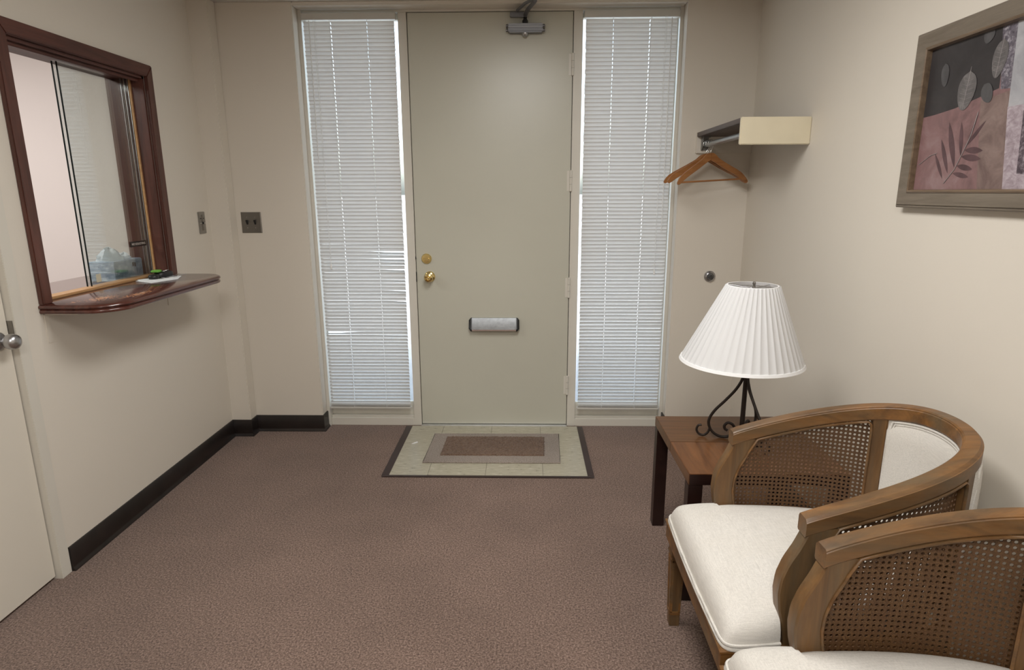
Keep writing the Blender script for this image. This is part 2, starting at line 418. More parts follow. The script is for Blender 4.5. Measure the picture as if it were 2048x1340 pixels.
# mail slot
x0, x1, z0, z1 = -.344, -.035, .622, .702
ms = MB().prism([(yf, z0), (yf - .034, z0 + .003), (yf - .036, z0 + .014), (yf - .012, z1), (yf, z1)], x0 + .018, x1 - .018, 'yz').build('mail_slot', M['slot'], door, bevel=.0015)
for a, s in ((x0 + .019, -1), (x1 - .019, 1)):
    e = MB(); poly = [(yf, z0 - .001), (yf - .020, z0 - .001), (yf - .036, z0 + .001), (yf - .038, z0 + .015), (yf - .014, z1 + .002), (yf, z1 + .001)]
    q = [(yf, z0 + .014), (yf - .014, z0 + .014), (yf - .026, z0 + .016), (yf - .027, z0 + .024), (yf - .010, z1 - .014), (yf, z1 - .014)]
    e.loft([[(a, *p) for p in poly], [(a + s * .006, *p) for p in poly], [(a + s * .019, *p) for p in q]]); e.build('end_cap', M['dark'], ms)
B(x0 + .02, x1 - .02, yf - .0385, yf - .033, z0 + .004, z0 + .013).build('flap_lip', M['chrome'], ms, bevel=.001)
# hinges
for za, zb in ((2.085, 2.20), (1.455, 1.572), (.828, .948), (.212, .332)):
    h = MB(); xk = DR + .002
    h.lathe([(0, za - .003), (.0075, za), (.0075, zb), (0, zb + .003)], (xk, yf - .008, 0), 'z', 12)
    h.box(xk - .022, xk, yf - .002, yf, za + .002, zb - .002)
    ho = h.build('hinge', M['trim'], door, smooth=40)
    for k in range(1, 3):
        zz = za + (zb - za) * k / 3
        MB().lathe([(.0081, zz - .0006), (.0081, zz + .0006)], (xk, yf - .008, 0), 'z', 12).build('knuckle_joint', M['plate'], ho)
# closer
cz0, cz1 = 2.300, 2.350
cl = B(-.095, .095, yf - .052, yf, cz0, cz1 - .004).build('door_closer', M['closer'], door, bevel=.006)
B(-.094, .094, yf - .056, yf - .05, cz0 + .024, cz0 + .032).build('ridge', M['closer_light'], cl, bevel=.0015)
B(-.094, .094, yf - .056, yf - .05, cz0 + .034, cz0 + .042).build('ridge', M['closer_light'], cl, bevel=.0015)
for sx in (-1, 1):
    for zz in (cz0 + .014, cz0 + .036):
        MB().lathe([(.009, 0), (.009, .010), (.005, .012)], (sx * .095 if sx > 0 else -.107, yf - .03, zz), 'x', 12).build('end_plug', M['closer'], cl, smooth=40)
MB().lathe([(.018, cz0), (.018, cz0 - .006), (.013, cz0 - .016), (0, cz0 - .021)], (-.002, yf - .028, 0), 'z', 18).build('valve_cap', M['metal'], cl, smooth=50)
MB().lathe([(.016, cz1 - .006), (.016, cz1 + .012), (.01, cz1 + .02), (.01, cz1 + .045)], (-.002, yf - .028, 0), 'z', 16).build('spindle', M['dark'], cl, smooth=40)
MB().tube([(-.002, yf - .028, cz1 + .038), (.012, yf - .11, cz1 + .046), (.05, yf - .25, cz1 + .05)], [.012, .011, .010], 8).build('closer_arm', M['closer'], cl, smooth=40)
MB().tube([(.05, yf - .25, cz1 + .062), (.0, yf - .16, cz1 + .064), (-.045, yf - .06, cz1 + .055)], .008, 8).build('closer_arm', M['closer'], cl, smooth=40)
B(-.085, -.005, yf - .04, yf - .012, cz1 + .030, cz1 + .056).build('bracket', M['closer'], cl, bevel=.003)

# ------------------------------------------------------------------ blinds
def slat_mesh(w, tilt, bend=None, wid=.025):
    us = [0, .1, .2, .3 - .003, .3 + .003, .4, .5, .6, .7 - .003, .7 + .003, .76, .82, .88, .94, 1]
    nx = len(us) - 1; vs = []; fs = []
    for i in range(nx + 1):
        u = us[i]; x = (u - .5) * w; a = tilt; dz = 0
        if bend:
            c, s, da, ddz = bend; g = 1 / (1 + math.exp(-(u - c) / s)) if s > 0 else 1 / (1 + math.exp((c - u) / s))
            a = tilt + da * g; dz = ddz * g
        for k in range(5):
            q = (k / 4 - .5) * wid; crown = .0022 * (1 - (2 * k / 4 - 1) ** 2)
            # room edge (k=0) high, outer edge low; crown bulges outwards
            yy = q * math.cos(a) - crown * math.sin(a); zz = q * math.sin(a) + crown * math.cos(a)
            vs.append((x, yy, zz + dz))
    for i in range(nx):
        for k in range(4):
            if i in (3, 8) and k in (1, 2): continue          # cord slot
            a = i * 5 + k; fs.append((a, a + 1, a + 6, a + 5))
    me = bpy.data.meshes.new('slat'); me.from_pydata(vs, [], fs)
    for p in me.polygons: p.use_smooth = True
    me.materials.append(M['slat']); return me
def blind(x0, x1, label, bends, side):
    yb = YD - .034; top, bot = 2.408, .132
    t = thing('window_blind', label, 'blind', ((x0 + x1) / 2, yb, bot), 'mini blinds on the sidelights')
    hr = B(x0, x1, yb - .014, yb + .016, top - .034, top).build('headrail', M['rail'], t, bevel=.002)
    B(x0 + .004, x1 - .004, yb - .013, yb + .013, bot - .009, bot + .004).build('bottom_rail', M['rail'], t, bevel=.003)
    w = x1 - x0 - .018; tilt = math.radians(-62); me = slat_mesh(w, tilt); pitch = .0213
    z = top - .052; i = 0
    while z > bot + .014:
        mesh = me
        for (bz, c, s, da, dz) in bends:
            if abs(z - bz) < pitch / 2: mesh = slat_mesh(w, tilt, (c, s, math.radians(da), dz))
        child('slat', mesh, t, (random.uniform(-.0012, .0012), 0, z - bot), (math.radians(random.gauss(0, 1.0)), random.gauss(0, .0012), 0))
        z -= pitch; i += 1
    # three slats resting on the bottom rail
    for k in range(3):
        child('slat', slat_mesh(w, math.radians(-12 - 6 * k)), t, (0, 0, .007 + .0045 * k), (0, random.gauss(0, .004), 0))
    for u in (.30, .70):
        xx = x0 + (x1 - x0) * u
        MB().tube([(xx, yb - .0135, top - .03), (xx, yb - .0135, bot)], .0009, 5).build('ladder_cord', M['cord'], t)
        MB().tube([(xx + .003, yb + .0135, top - .03), (xx + .003, yb + .0135, bot)], .0009, 5).build('ladder_cord', M['cord'], t)
    xc = x0 + .075 if side < 0 else x1 - .075
    zb = 1.02 if side < 0 else .985
    for d in (-.004, .004):
        MB().tube([(xc + d, yb - .020, top - .03), (xc + d * .6, yb - .019, 1.7), (xc + d * .3, yb - .019, zb + .02)], .0009, 5).build('lift_cord', M['cord'], t)
    MB().lathe([(.002, zb + .02), (.005, zb + .012), (.006, zb - .012), (.002, zb - .015)], (xc, yb - .019, 0), 'z', 10).build('tassel', M['cord'], t, smooth=50)
    xw = x0 + .045 if side < 0 else x1 - .045
    MB().tube([(xw, yb - .019, top - .04), (xw, yb - .019, 1.22 if side > 0 else 1.62)], .0025, 6).build('tilt_wand', M['cord'], t, smooth=60)
    return t
blind(-1.232, -.712, 'white slatted mini blind with several bent slats, on the switch plate side', [
    (1.105, .72, .05, 26, -.004), (1.084, .70, .06, 16, .0), (1.062, .72, .06, 20, -.003), (1.04, .8, .05, 14, 0), (.99, .8, .05, 15, -.004),
    (.925, .85, .05, 14, 0), (.86, .88, .04, 18, -.003), (.80, .9, .03, 20, -.002), (.605, .3, -.04, 30, -.003), (.585, .7, .05, 10, 0)], -1)
blind(.322, .838, 'white slatted mini blind with straight slats, beside the coat shelf', [(.145, .8, .05, 14, 0)], 1)

# ------------------------------------------------------------------ entry tiles, strips, mat
xs = [-.716, -.512, -.208, .096, .330]; ys = [2.955, 3.262, 3.566, YD - .03]
for i in range(4):
    for j in range(3):
        B(xs[i] + .0008, xs[i + 1] - .0008, ys[j] + .0008, ys[j + 1] - .0008, -.002, .004).build('tile', M['tile'], floor)
B(xs[0], xs[-1], ys[0], ys[-1], -.002, .0028).build('grout', M['base'], floor)
def strip(name, quad, h, label):
    q = [np.array(p) for p in quad]; c = sum(q) / 4
    MBo = MB().loft([[(p[0], p[1], 0) for p in q], [(*(c + (p - c) * .99), h * .6) for p in q], [(*(c + (p - c) * .96), h) for p in q]])
    return struct(MBo.build(name, M['strip'], smooth=30), label, 'edge strip')
M['strip'] = plain('dark_brown_strip', (.040, .024, .021), .45)
strip('trim_3', [(-.752, 2.945), (-.714, 2.945), (-.714, 3.655), (-.752, 3.655)], .008, 'dark brown carpet strip along the tiles, baseboard corner side')
strip('trim_4', [(.328, 2.945), (.362, 2.945), (.362, 3.655), (.328, 3.655)], .008, 'dark brown carpet strip along the tiles, side table side')
strip('trim_5', [(-.752, 2.938), (.362, 2.938), (.362, 2.955), (-.752, 2.955)], .006, 'thin dark strip between the tiles and the carpet in front')
mat_t = thing('door_mat', 'beige door mat with brown centre on the entry tiles', 'mat', (-.18, 3.3, .004))
MB().prism([(-.560, 3.107), (.193, 3.110), (.206, 3.512), (-.550, 3.507)], .0042, .011, 'xy').build('border', M['matrim'], mat_t, bevel=.002)
# mat centre with uneven pile
nx, ny = 90, 44; vs = []; fs = []
for j in range(ny + 1):
    for i in range(nx + 1):
        u, v = i / nx, j / ny; e = min(i, j, nx - i, ny - j)
        x = -.478 + .588 * u + .008 * v + (RNG.normal() * .002 if e == 0 else 0); y = 3.19 + .272 * v + (RNG.normal() * .002 if e == 0 else 0)
        vs.append((x, y, .0105 if e == 0 else .0145 + RNG.random() * .004))
for j in range(ny):
    for i in range(nx):
        a = j * (nx + 1) + i; fs.append((a, a + 1, a + nx + 2, a + nx + 1))
MB().add(vs, fs).build('pile', M['matmid'], mat_t)
mb = MB().tube([(-.560, 3.107, .008), (.193, 3.110, .008), (.206, 3.512, .008), (-.550, 3.507, .008)], .005, 6, True); mb.build('bound_edge', M['matrim'], mat_t, smooth=40)

# ------------------------------------------------------------------ reception door on the left wall
d2 = struct(B(XL - .065, XL - .022, DY - .92, DY, .014, 2.08).build('door_2', M['door2'], bevel=.0015), 'cream painted inner door with round steel knob', 'door')
f2 = MB().box(XL - .07, XL + .003, DY + .004, 2.104, 0, 2.13).box(XL - .07, XL + .003, DY - .93, DY + .004, 2.084, 2.13).box(XL - .07, XL + .003, DY - .98, DY - .924, 0, 2.13)
struct(f2.build('trim_6', M['trim'], bevel=.0015), 'cream painted frame of the inner door', 'door frame')
xk = XL - .022; ky, kz = DY - .050, .957
MB().lathe([(0, 0), (.033, 0), (.033, .004), (.027, .010), (.013, .014), (.012, .026), (.015, .030), (.024, .036), (.0275, .046), (.0275, .056), (.023, .067), (.012, .073), (0, .074)], (xk, ky, kz), 'x', 32).build('door_knob', M['metal'], d2, smooth=50)
B(XL - .060, XL - .004, DY + .0005, DY + .0055, kz - .004, kz + .062).build('strike_plate', M['plate'], d2)

# ------------------------------------------------------------------ reception pass window
pw = thing('reception_window', 'dark mahogany framed reception window with sliding glass', 'reception window', (XL, (PY0 + PY1) / 2, PZ0))
cw = .05
def casing(name, poly, mat):
    # flat moulded casing board on the wall face, poly in (y,z)
    m = MB().prism(poly, XL, XL + .018, 'yz'); return m.build(name, mat, pw, bevel=.003)
casing('casing', [(PY0 - cw, 1.052), (PY0, 1.052), (PY0, PZ1), (PY0 - cw, PZ1 + cw + .004)], M['mahog_z'])
casing('casing', [(PY1, 1.052), (PY1 + cw, 1.052), (PY1 + cw, PZ1 + cw + .004), (PY1, PZ1)], M['mahog_z'])
casing('casing', [(PY0, PZ1), (PY1, PZ1), (PY1 + cw, PZ1 + cw + .004), (PY0 - cw, PZ1 + cw + .004)], M['mahog_y'])
B(WO - .02, XL, PY0 - .001, PY0 + .012, 1.0517, PZ1).build('jamb', M['mahog_z'], pw)
B(WO - .02, XL, PY1 - .012, PY1 + .001, 1.0517, PZ1).build('jamb', M['mahog_z'], pw)
B(WO - .004, XL, PY0, PY1, PZ1 - .012, PZ1 + .001).build('head_jamb', M['mahog_y'], pw)
B(XL - .028, XL - .018, PY0 + .012, PY1 - .012, PZ1 - .026, PZ1 - .012).build('head_stop', M['mahog_y'], pw, bevel=.002)
GX = -1.860
for k, gx in enumerate((GX, GX - .014)):
    ya = 2.566 + .006 * (1 - k); p = B(gx - .003, gx + .003, ya, PY1 - .02, 1.064, PZ1 - .018).build('sliding_pane', M['sliding_glass'], pw)
    B(gx - .0032, gx + .0032, ya - .0012, ya, 1.062, PZ1 - .02).build('pane_edge', M['glass_edge'], p)
for gx in (GX + .009, GX - .007, GX - .023):
    B(gx - .0012, gx + .0012, PY1 - .022, PY1 - .012, 1.062, PZ1 - .012).build('side_track', M['alum'], pw)
B(GX + .012, GX + .020, PY1 - .020, PY1 - .012, 1.06, PZ1 - .012).build('side_stop', M['oak'], pw)
B(GX - .03, GX + .030, PY0 + .012, PY1 - .012, 1.0497, 1.061).build('bottom_track', M['oak'], pw, bevel=.003)
# pull on the pane
B(GX + .004, GX + .006, 2.60, 2.63, 1.075, 1.11).build('finger_pull', plain('ivory_plastic', (.62, .58, .44), .4), pw, bevel=.0008)
# small sign
sg = tag(B(GX + .0035, GX + .0065, 2.862, 2.985, 1.203, 1.228).build('door_sign', plain('dark_bronze_plate', (.022, .016, .014), .3), bevel=.0006), 'small dark NO SOLICITING sign on the sliding glass', 'sign')
text_mesh('NO SOLICITING', .0145, 'lettering', plain('sign_lettering', (.62, .55, .50), .5), sg,
          Matrix.Translation((GX + .0068, 2.9235, 1.2155)) @ Matrix.Rotation(math.pi / 2, 4, 'Z') @ Matrix.Rotation(math.pi / 2, 4, 'X'))
# counter shelf: rounded front corners, moulded edge
def shelf_outline(d, r, y0=2.172, y1=3.085, xf=-1.505):
    pts = [(XL + .001, y0 + d)]
    for k in range(9):
        a = -math.pi / 2 + k / 8 * math.pi / 2; pts.append((xf - d - r + r * math.cos(a), y0 + d + r + r * math.sin(a)))
    for k in range(9):
        a = k / 8 * math.pi / 2; pts.append((xf - d - r + r * math.cos(a), y1 - d - r + r * math.sin(a)))
    pts.append((XL + .001, y1 - d)); return pts
ct = thing('counter_shelf', 'worn dark mahogany counter shelf below the reception window', 'shelf', (-1.65, 2.63, 1.02))
rings = []
for d, z in ((.010, 1.018), (.004, 1.020), (.002, 1.026), (.004, 1.031), (.009, 1.034), (.004, 1.037), (0, 1.042), (.002, 1.048), (.008, 1.0515)):
    rings.append([(x, y, z) for x, y in shelf_outline(d, .13 - d)])
MB().loft(rings).build('board', M['worn'], ct, smooth=50)
B(-2.20, XL + .0005, PY0 + .012, PY1 - .012, 1.018, 1.0495).build('inner_ledge', M['worn'], ct, bevel=.002)
for yy in (2.205, 2.995):
    b = MB().box(XL, XL + .003, yy - .012, yy + .012, .905, 1.016).box(XL, XL + .13, yy - .012, yy + .012, 1.013, 1.018)
    b.build('bracket', M['wall'], ct)
# tissue box with tissue
tb = thing('tissue_box', 'blue patterned tissue box behind the sliding glass', 'tissue box', (-1.965, 2.9, 1.0495))
MB().prism([(-1.90, 2.795), (-1.90, 3.005), (-2.02, 3.003), (-2.02, 2.795)], 1.0497, 1.142, 'xy').build('carton', M['carton'], tb, bevel=.003)
B(-1.8995, -1.8985, 2.925, 2.935, 1.108, 1.126).build('printed_mark', M['glass_edge'], tb); B(-1.8995, -1.8985, 2.940, 2.950, 1.104, 1.124).build('printed_mark', M['glass_edge'], tb)
def tissue(cx, cy, cz, w, d, h, ph):
    vs = []; fs = []; n = 24; m = 7
    for j in range(m + 1):
        v = j / m; rr = math.sqrt(max(0, 1 - v ** 1.7)); 
        for i in range(n):
            a = 2 * math.pi * i / n; k = 1 + .16 * math.sin(5 * a + ph + 2 * v) + .08 * math.sin(9 * a + 3 * v)
            vs.append((cx + d * rr * k * math.cos(a) + RNG.normal() * .0025, cy + w * rr * k * math.sin(a) + RNG.normal() * .003, cz + h * v + .006 * math.sin(3 * a + ph) + RNG.normal() * .002))
    for j in range(m):
        for i in range(n): fs.append((j * n + i, j * n + (i + 1) % n, (j + 1) * n + (i + 1) % n, (j + 1) * n + i))
    return MB().add(vs, fs)
tissue(-1.965, 2.865, 1.138, .062, .045, .062, .4).build('tissue', M['tissue'], tb, smooth=60)
tissue(-1.955, 2.955, 1.138, .03, .03, .03, 1.9).build('tissue', M['tissue'], tb, smooth=60)
# papers and keys
pa = tag(MB().prism([(-1.815, 2.80), (-1.705, 2.74), (-1.655, 2.87), (-1.70, 2.985), (-1.80, 3.02)], 1.0517, 1.0527, 'xy').build('paper_slip', M['paper']), 'white paper slips lying under the keys on the counter shelf', 'paper')
pb = tag(MB().prism([(-1.825, 2.83), (-1.74, 2.765), (-1.69, 2.90), (-1.745, 3.0)], 1.0530, 1.0545, 'xy').build('paper_slip', M['paper']), 'upper folded white paper slip directly beneath the black key fob', 'paper')
kz_ = 1.0546
ks = thing('key_ring', 'bunch of keys with black fob and green tag on papers', 'keys', (-1.76, 2.9, kz_))
def pad(cx, cy, rx, ry, h, z, a, n=18):
    rings = []
    for s, t in ((.9, 0), (1, .3), (1, .7), (.82, 1)):
        ring = []
        for k in range(n):
            q = 2 * math.pi * k / n; px = rx * s * math.copysign(abs(math.cos(q)) ** .7, math.cos(q)); py = ry * s * math.copysign(abs(math.sin(q)) ** .7, math.sin(q))
            ring.append((cx + px * math.cos(a) - py * math.sin(a), cy + px * math.sin(a) + py * math.cos(a), z + h * t))
        rings.append(ring)
    return MB().loft(rings)
pad(-1.765, 2.945, .028, .048, .026, kz_, -.2).build('key_fob', M['dark'], ks, smooth=50)
pad(-1.765, 2.865, .022, .032, .020, kz_, .3).build('key_fob', M['dark'], ks, smooth=50)
pad(-1.775, 2.905, .020, .028, .010, kz_ + .0265, .1).build('green_tag', M['green'], ks, smooth=50)
for (x, y, a, l) in ((-1.735, 2.87, 2.2, .05), (-1.725, 2.90, 1.2, .055), (-1.72, 2.975, 1.35, .06), (-1.74, 2.99, 1.7, .055)):
    k = pad(x, y, .011, .011, .002, kz_ + .0005, 0, 12)
    dx, dy = math.cos(a), math.sin(a); nx_, ny_ = -dy * .004, dx * .004
    k.prism([(x + dx * .009 + nx_, y + dy * .009 + ny_), (x + dx * .009 - nx_, y + dy * .009 - ny_), (x + dx * l - nx_, y + dy * l - ny_), (x + dx * (l + .004), y + dy * (l + .004)), (x + dx * l + nx_, y + dy * l + ny_)], kz_ + .0005, kz_ + .0025, 'xy')
    k.build('key', M['chrome'], ks)
MB().tube([(-1.745 + .016 * math.cos(a), 2.925 + .016 * math.sin(a), kz_ + .030 + .006 * math.cos(a)) for a in np.linspace(0, 6.283, 20, endpoint=False)], .0011, 6, True).build('split_ring', M['chrome'], ks, smooth=60)

# ------------------------------------------------------------------ wall plates
sp = thing('switch_plate', 'two-gang steel switch plate with black toggles on the entrance wall', 'light switch', (-1.585, YW, 1.284))
MB().loft([[(-1.643, YW, 1.225), (-1.527, YW, 1.225), (-1.527, YW, 1.343), (-1.643, YW, 1.343)], [(-1.643, YW - .003, 1.225), (-1.527, YW - .003, 1.225), (-1.527, YW - .003, 1.343), (-1.643, YW - .003, 1.343)],
           [(-1.639, YW - .006, 1.229), (-1.531, YW - .006, 1.229), (-1.531, YW - .006, 1.339), (-1.639, YW - .006, 1.339)]]).build('plate', M['plate'], sp)
for x in (-1.608, -1.562):
    MB().prism([(YW - .006, 1.272), (YW - .006, 1.297), (YW - .018, 1.300), (YW - .018, 1.291)], x - .005, x + .005, 'yz').build('toggle', M['dark'], sp, bevel=.001)
    for z in (1.254, 1.314): MB().lathe([(0, 0), (.003, 0), (.002, .0012), (0, .0014)], (x, YW - .006, z), '-y', 10).build('screw', M['chrome'], sp)
cp = thing('slide_control', 'narrow metal slide control plate beside the reception window', 'wall control', (XL, 3.395, 1.292))
MB().box(XL, XL + .006, 3.361, 3.429, 1.233, 1.351).build('plate', M['plate2'], cp, bevel=.002)
B(XL + .006, XL + .0075, 3.388, 3.402, 1.25, 1.335).build('track', M['plate'], cp)
B(XL + .006, XL + .010, 3.366, 3.424, 1.288, 1.292).build('slider', M['chrome'], cp, bevel=.001)
B(XL + .006, XL + .013, 3.389, 3.401, 1.284, 1.297).build('slider_knob', M['dark'], cp, bevel=.002)
B(XL + .006, XL + .0072, 3.372, 3.412, 1.312, 1.318).build('marking', M['dark'], cp)
ds = thing('wall_door_stop', 'round brushed metal door stop on the wall above the lamp', 'door stop', (1.073, YW, .970))
MB().lathe([(0, 0), (.032, 0), (.033, .004), (.029, .012), (.021, .017), (.018, .014), (0, .014)], (1.073, YW, .970), '-y', 28).build('cup', M['metal'], ds, smooth=45)
MB().lathe([(0, .013), (.016, .013), (.015, .022), (.008, .025), (.007, .021), (0, .021)], (1.073, YW, .970), '-y', 20).build('bumper', plain('grey_rubber', (.06, .058, .055), .6), ds, smooth=45)

# ------------------------------------------------------------------ coat shelf and hangers
cs = thing('coat_shelf', 'cream and grey-brown wall shelf with hanging rod in the corner', 'coat shelf', (1.1, 3.2, 1.66))
B(.946, XR, 2.845, 2.865, 1.652, 1.768).build('end_board', M['cleat'], cs, bevel=.003)
B(.946, XR, YW - .019, YW, 1.657, 1.768).build('cleat', M['wall'], cs, bevel=.002)
B(.946, XR - .001, 2.8655, YW - .0195, 1.744, 1.766).build('shelf_board', M['shelfdark'], cs, bevel=.0015)
RX, RZ = .990, 1.700
MB().tube([(RX, 2.866, RZ), (RX, YW - .019, RZ)], .0135, 16).build('hanging_rod', plain('painted_steel_rod', (.34, .35, .35), .3, .7), cs, smooth=60)
br = MB().box(RX - .020, RX + .020, YW - .024, YW - .019, 1.672, 1.743).box(RX - .020, RX + .020, YW - .06, YW - .024, 1.738, 1.7435)
br.prism([(YW - .024, 1.672), (YW - .024, 1.74), (YW - .058, 1.74), (YW - .05, 1.69), (YW - .035, 1.672)], RX - .020, RX - .016, 'yz')
br.build('rod_bracket', plain('grey_bracket', (.22, .22, .21), .4, .5), cs)
def hanger(y, rz, dx, bar, label, ry=0.0, sc=1.0):
    t = thing('coat_hanger', label, 'coat hanger', (RX + dx, y, RZ + .0155), 'wooden coat hangers on the rod')
    # hook (local coordinates, origin over the rod)
    pts = [(-.017 * math.cos(a) - 0, 0, -.0155 + .017 * math.sin(a)) for a in np.linspace(math.radians(-30), math.radians(180), 14)]
    pts += [(.0165, 0, -.03), (.010, 0, -.043), (.002, 0, -.052), (0, 0, -.062), (0, 0, -.075)]
    MB().tube(pts, .0016, 8).build('hook', M['chrome'], t, smooth=60, world=False)
    top = [(0, -.066), (.018, -.067), (.034, -.076), (.050, -.092), (.075, -.108), (.12, -.132), (.17, -.158), (.205, -.180), (.223, -.203), (.226, -.216)]
    bot = [(.216, -.222), (.200, -.214), (.17, -.192), (.12, -.166), (.075, -.143), (.04, -.122), (.012, -.108), (0, -.104)]
    half = top + bot
    poly = half + [(-x, z) for x, z in half[1:-1]][::-1]
    m = MB(); n = len(poly)
    def dep(p, s): return (p[0], s * .006 - .018 * (abs(p[0]) / .226) ** 2, p[1])
    # quads between top and bottom outlines so the bowed body stays clean
    def halfmesh(sg):
        tp = [(sg * x, z) for x, z in top]; bt = [(sg * x, z) for x, z in bot[::-1]]
        k = 12
        def samp(pl, u):
            q = u * (len(pl) - 1); i = min(int(q), len(pl) - 2); w = q - i; return (pl[i][0] * (1 - w) + pl[i + 1][0] * w, pl[i][1] * (1 - w) + pl[i + 1][1] * w)
        rings = []
        for i in range(k + 1):
            a, b = samp(tp, i / k), samp(bt, i / k); rings.append([dep(a, 1), dep(a, -1), dep(b, -1), dep(b, 1)])
        m.loft(rings)
    halfmesh(1); halfmesh(-1)
    m.build('body', M['hangwood'], t, bevel=.002, world=False)
    if bar: MB().tube([(-.200, -.014, -.209), (.200, -.014, -.209)], .0048, 10).build('bar', M['hangwood'], t, smooth=60, world=False)
    t.rotation_euler = (0, ry, rz); t.scale = (sc, 1, 1); return t
hanger(3.480, math.radians(0), -.010, False, 'wooden coat hanger without a bar, closest to the wall bracket')
hanger(3.440, math.radians(8), -.010, False, 'middle wooden coat hanger on the rod')
hanger(3.398, math.radians(17), -.012, True, 'wooden coat hanger with trouser bar, foremost on the rod', math.radians(-3), .92)

# ------------------------------------------------------------------ framed picture
PYa, PYb, PZa, PZb = 2.098, 1.40, 1.398, 1.922
pc = thing('framed_picture', 'abstract leaf print in a wide pewter frame', 'picture', (XR, (PYa + PYb) / 2, PZa))
def frame_loop(prof, mat, name, par):
    rings = []
    for d, h in prof:
        rings.append([(XR - h, PYa - d, PZa + d), (XR - h, PYb + d, PZa + d), (XR - h, PYb + d, PZb - d), (XR - h, PYa - d, PZb - d)])
    n = len(rings); m = MB()
    m.loft([[rings[j][k] for j in range(n)] for k in range(4)], closed=True, cap=False)
    return m.build(name, mat, par, smooth=30)
frame_loop([(0, .001), (0, .024), (.003, .028), (.008, .028), (.010, .032), (.046, .024), (.046, .001)], M['frame'], 'frame', pc)
frame_loop([(.046, .001), (.046, .026), (.050, .028), (.054, .026), (.056, .018), (.056, .001)], M['gold'], 'inner_lip', pc)
cx0 = XR - .010
ca, cb, cza, czb = PYa - .055, PYb + .055, PZa + .055, PZb - .055
def art(name, cols, scale, parent, rough=.35, stretch=(1, 1, 1)):
    m, n, l, b = new_mat(name)
    f = noise(n, l, coords(n, l, stretch), scale, 6, .65, .8)
    l.new(ramp(n, l, f, [(.3, cols[0]), (.52, cols[1]), (.72, cols[2])]), b.inputs['Base Color'])
    b.inputs['Roughness'].default_value = rough; return m
def flat(name, poly, mat, lay):
    x = cx0 - .00015 * lay
    return MB().prism(poly, x, x + .0001, 'yz').build(name, mat, pc)
canv = B(cx0, XR - .002, cb, ca, cza, czb).build('canvas', art('print_rose', [(.13, .075, .075), (.22, .125, .125), (.28, .19, .19)], 9, None), pc)
flat('dark_area', [(ca, czb), (1.745, czb), (1.738, 1.712), (1.80, 1.700), (1.90, 1.682), (1.99, 1.674), (ca, 1.672)], art('print_charcoal', [(.022, .019, .021), (.034, .030, .032), (.050, .044, .046)], 6, None), 1)
flat('scribble_strip', [(1.760, czb), (1.700, czb), (1.690, 1.705), (1.732, 1.708)], art('print_scribble', [(.05, .04, .055), (.13, .115, .14), (.42, .40, .43)], 90, None), 3)
flat('pale_area', [(1.708, czb), (cb, czb), (cb, 1.655), (1.694, 1.655)], art('print_pale', [(.24, .24, .26), (.34, .34, .36), (.45, .44, .46)], 8, None), 4)
flat('tan_area', [(1.80, 1.69), (1.694, 1.70), (1.66, cza), (1.76, cza)], art('print_tan', [(.12, .075, .07), (.20, .14, .125), (.27, .20, .18)], 14, None), 2)
flat('pale_strip', [(1.696, 1.66), (1.60, 1.66), (1.58, cza), (1.667, cza)], art('print_strip', [(.22, .17, .19), (.36, .30, .33), (.48, .43, .46)], 70, None, .35, (1, .6, 1)), 5)
flat('lace_band', [(1.640, 1.645), (1.600, 1.645), (1.592, 1.488), (1.628, 1.492)], art('print_lace', [(.03, .02, .03), (.10, .075, .09), (.40, .35, .38)], 90, None), 6)
flat('rose_end', [(1.590, 1.66), (cb, 1.66), (cb, cza), (1.575, cza)], art('print_rose_end', [(.17, .10, .10), (.26, .17, .17), (.33, .24, .24)], 9, None), 7)
leafm = art('print_leaf', [(.085, .080, .080), (.125, .115, .115), (.20, .188, .185)], 30, None)
leafd = art('print_leaf_dim', [(.055, .052, .055), (.075, .072, .075), (.10, .095, .10)], 20, None)
vein = plain('print_vein', (.33, .30, .30), .4)
def leaf(cy, cz, w, h, tilt, mat, lay, veins=True):
    pts = []
    for k in range(28):
        a = 2 * math.pi * k / 28; u = w * math.sin(a) * (1 + .18 * math.cos(a)); v = h * math.cos(a)
        if k == 0: v *= 1.08
        pts.append((cy + u * math.cos(tilt) - v * math.sin(tilt), cz + u * math.sin(tilt) + v * math.cos(tilt)))
    o = flat('leaf_print', pts, mat, lay)
    if veins:
        m = MB(); x = cx0 - .00015 * lay + .0001
        def T(u, v): return (x, cy + u * math.cos(tilt) - v * math.sin(tilt), cz + u * math.sin(tilt) + v * math.cos(tilt))
        m.tube([T(0, h * 1.3), T(0, h), T(.001, -h * .95)], .0005, 4)
        for k in range(6):
            v = h * (.55 - .24 * k)
            for s in (-1, 1): m.tube([T(0, v), T(s * w * .72 * math.sqrt(max(0, 1 - (v / h + .12) ** 2)), v + h * .10)], .0003, 4)
        m.build('veins', vein, o)
leaf(1.862, 1.722, .036, .050, .10, leafm, 8)
leaf(1.752, 1.785, .026, .046, .1, leafm, 8)
leaf(1.965, 1.782, .017, .032, -.15, leafd, 9, False)
leaf(1.805, 1.855, .02, .02, .3, leafd, 9, False)
leaf(1.778, 1.705, .02, .028, -.6, leafd, 9, False)
fern = plain('print_fern', (.085, .045, .050), .4, var=.3, vscale=30)
def blade(y0, z0, y1, z1, w):
    d = np.array([y1 - y0, z1 - z0]); L = np.linalg.norm(d); d /= L; nrm = np.array([-d[1], d[0]]); pts = []
    for k in range(9):
        u = k / 8; pts.append(np.array([y0, z0]) + d * L * u + nrm * w * math.sin(math.pi * u) ** .8)
    for k in range(8, -1, -1):
        u = k / 8; pts.append(np.array([y0, z0]) + d * L * u - nrm * w * math.sin(math.pi * u) ** .8)
    flat('frond_print', [tuple(p) for p in pts[:9] + pts[10:-1]], fern, 3)
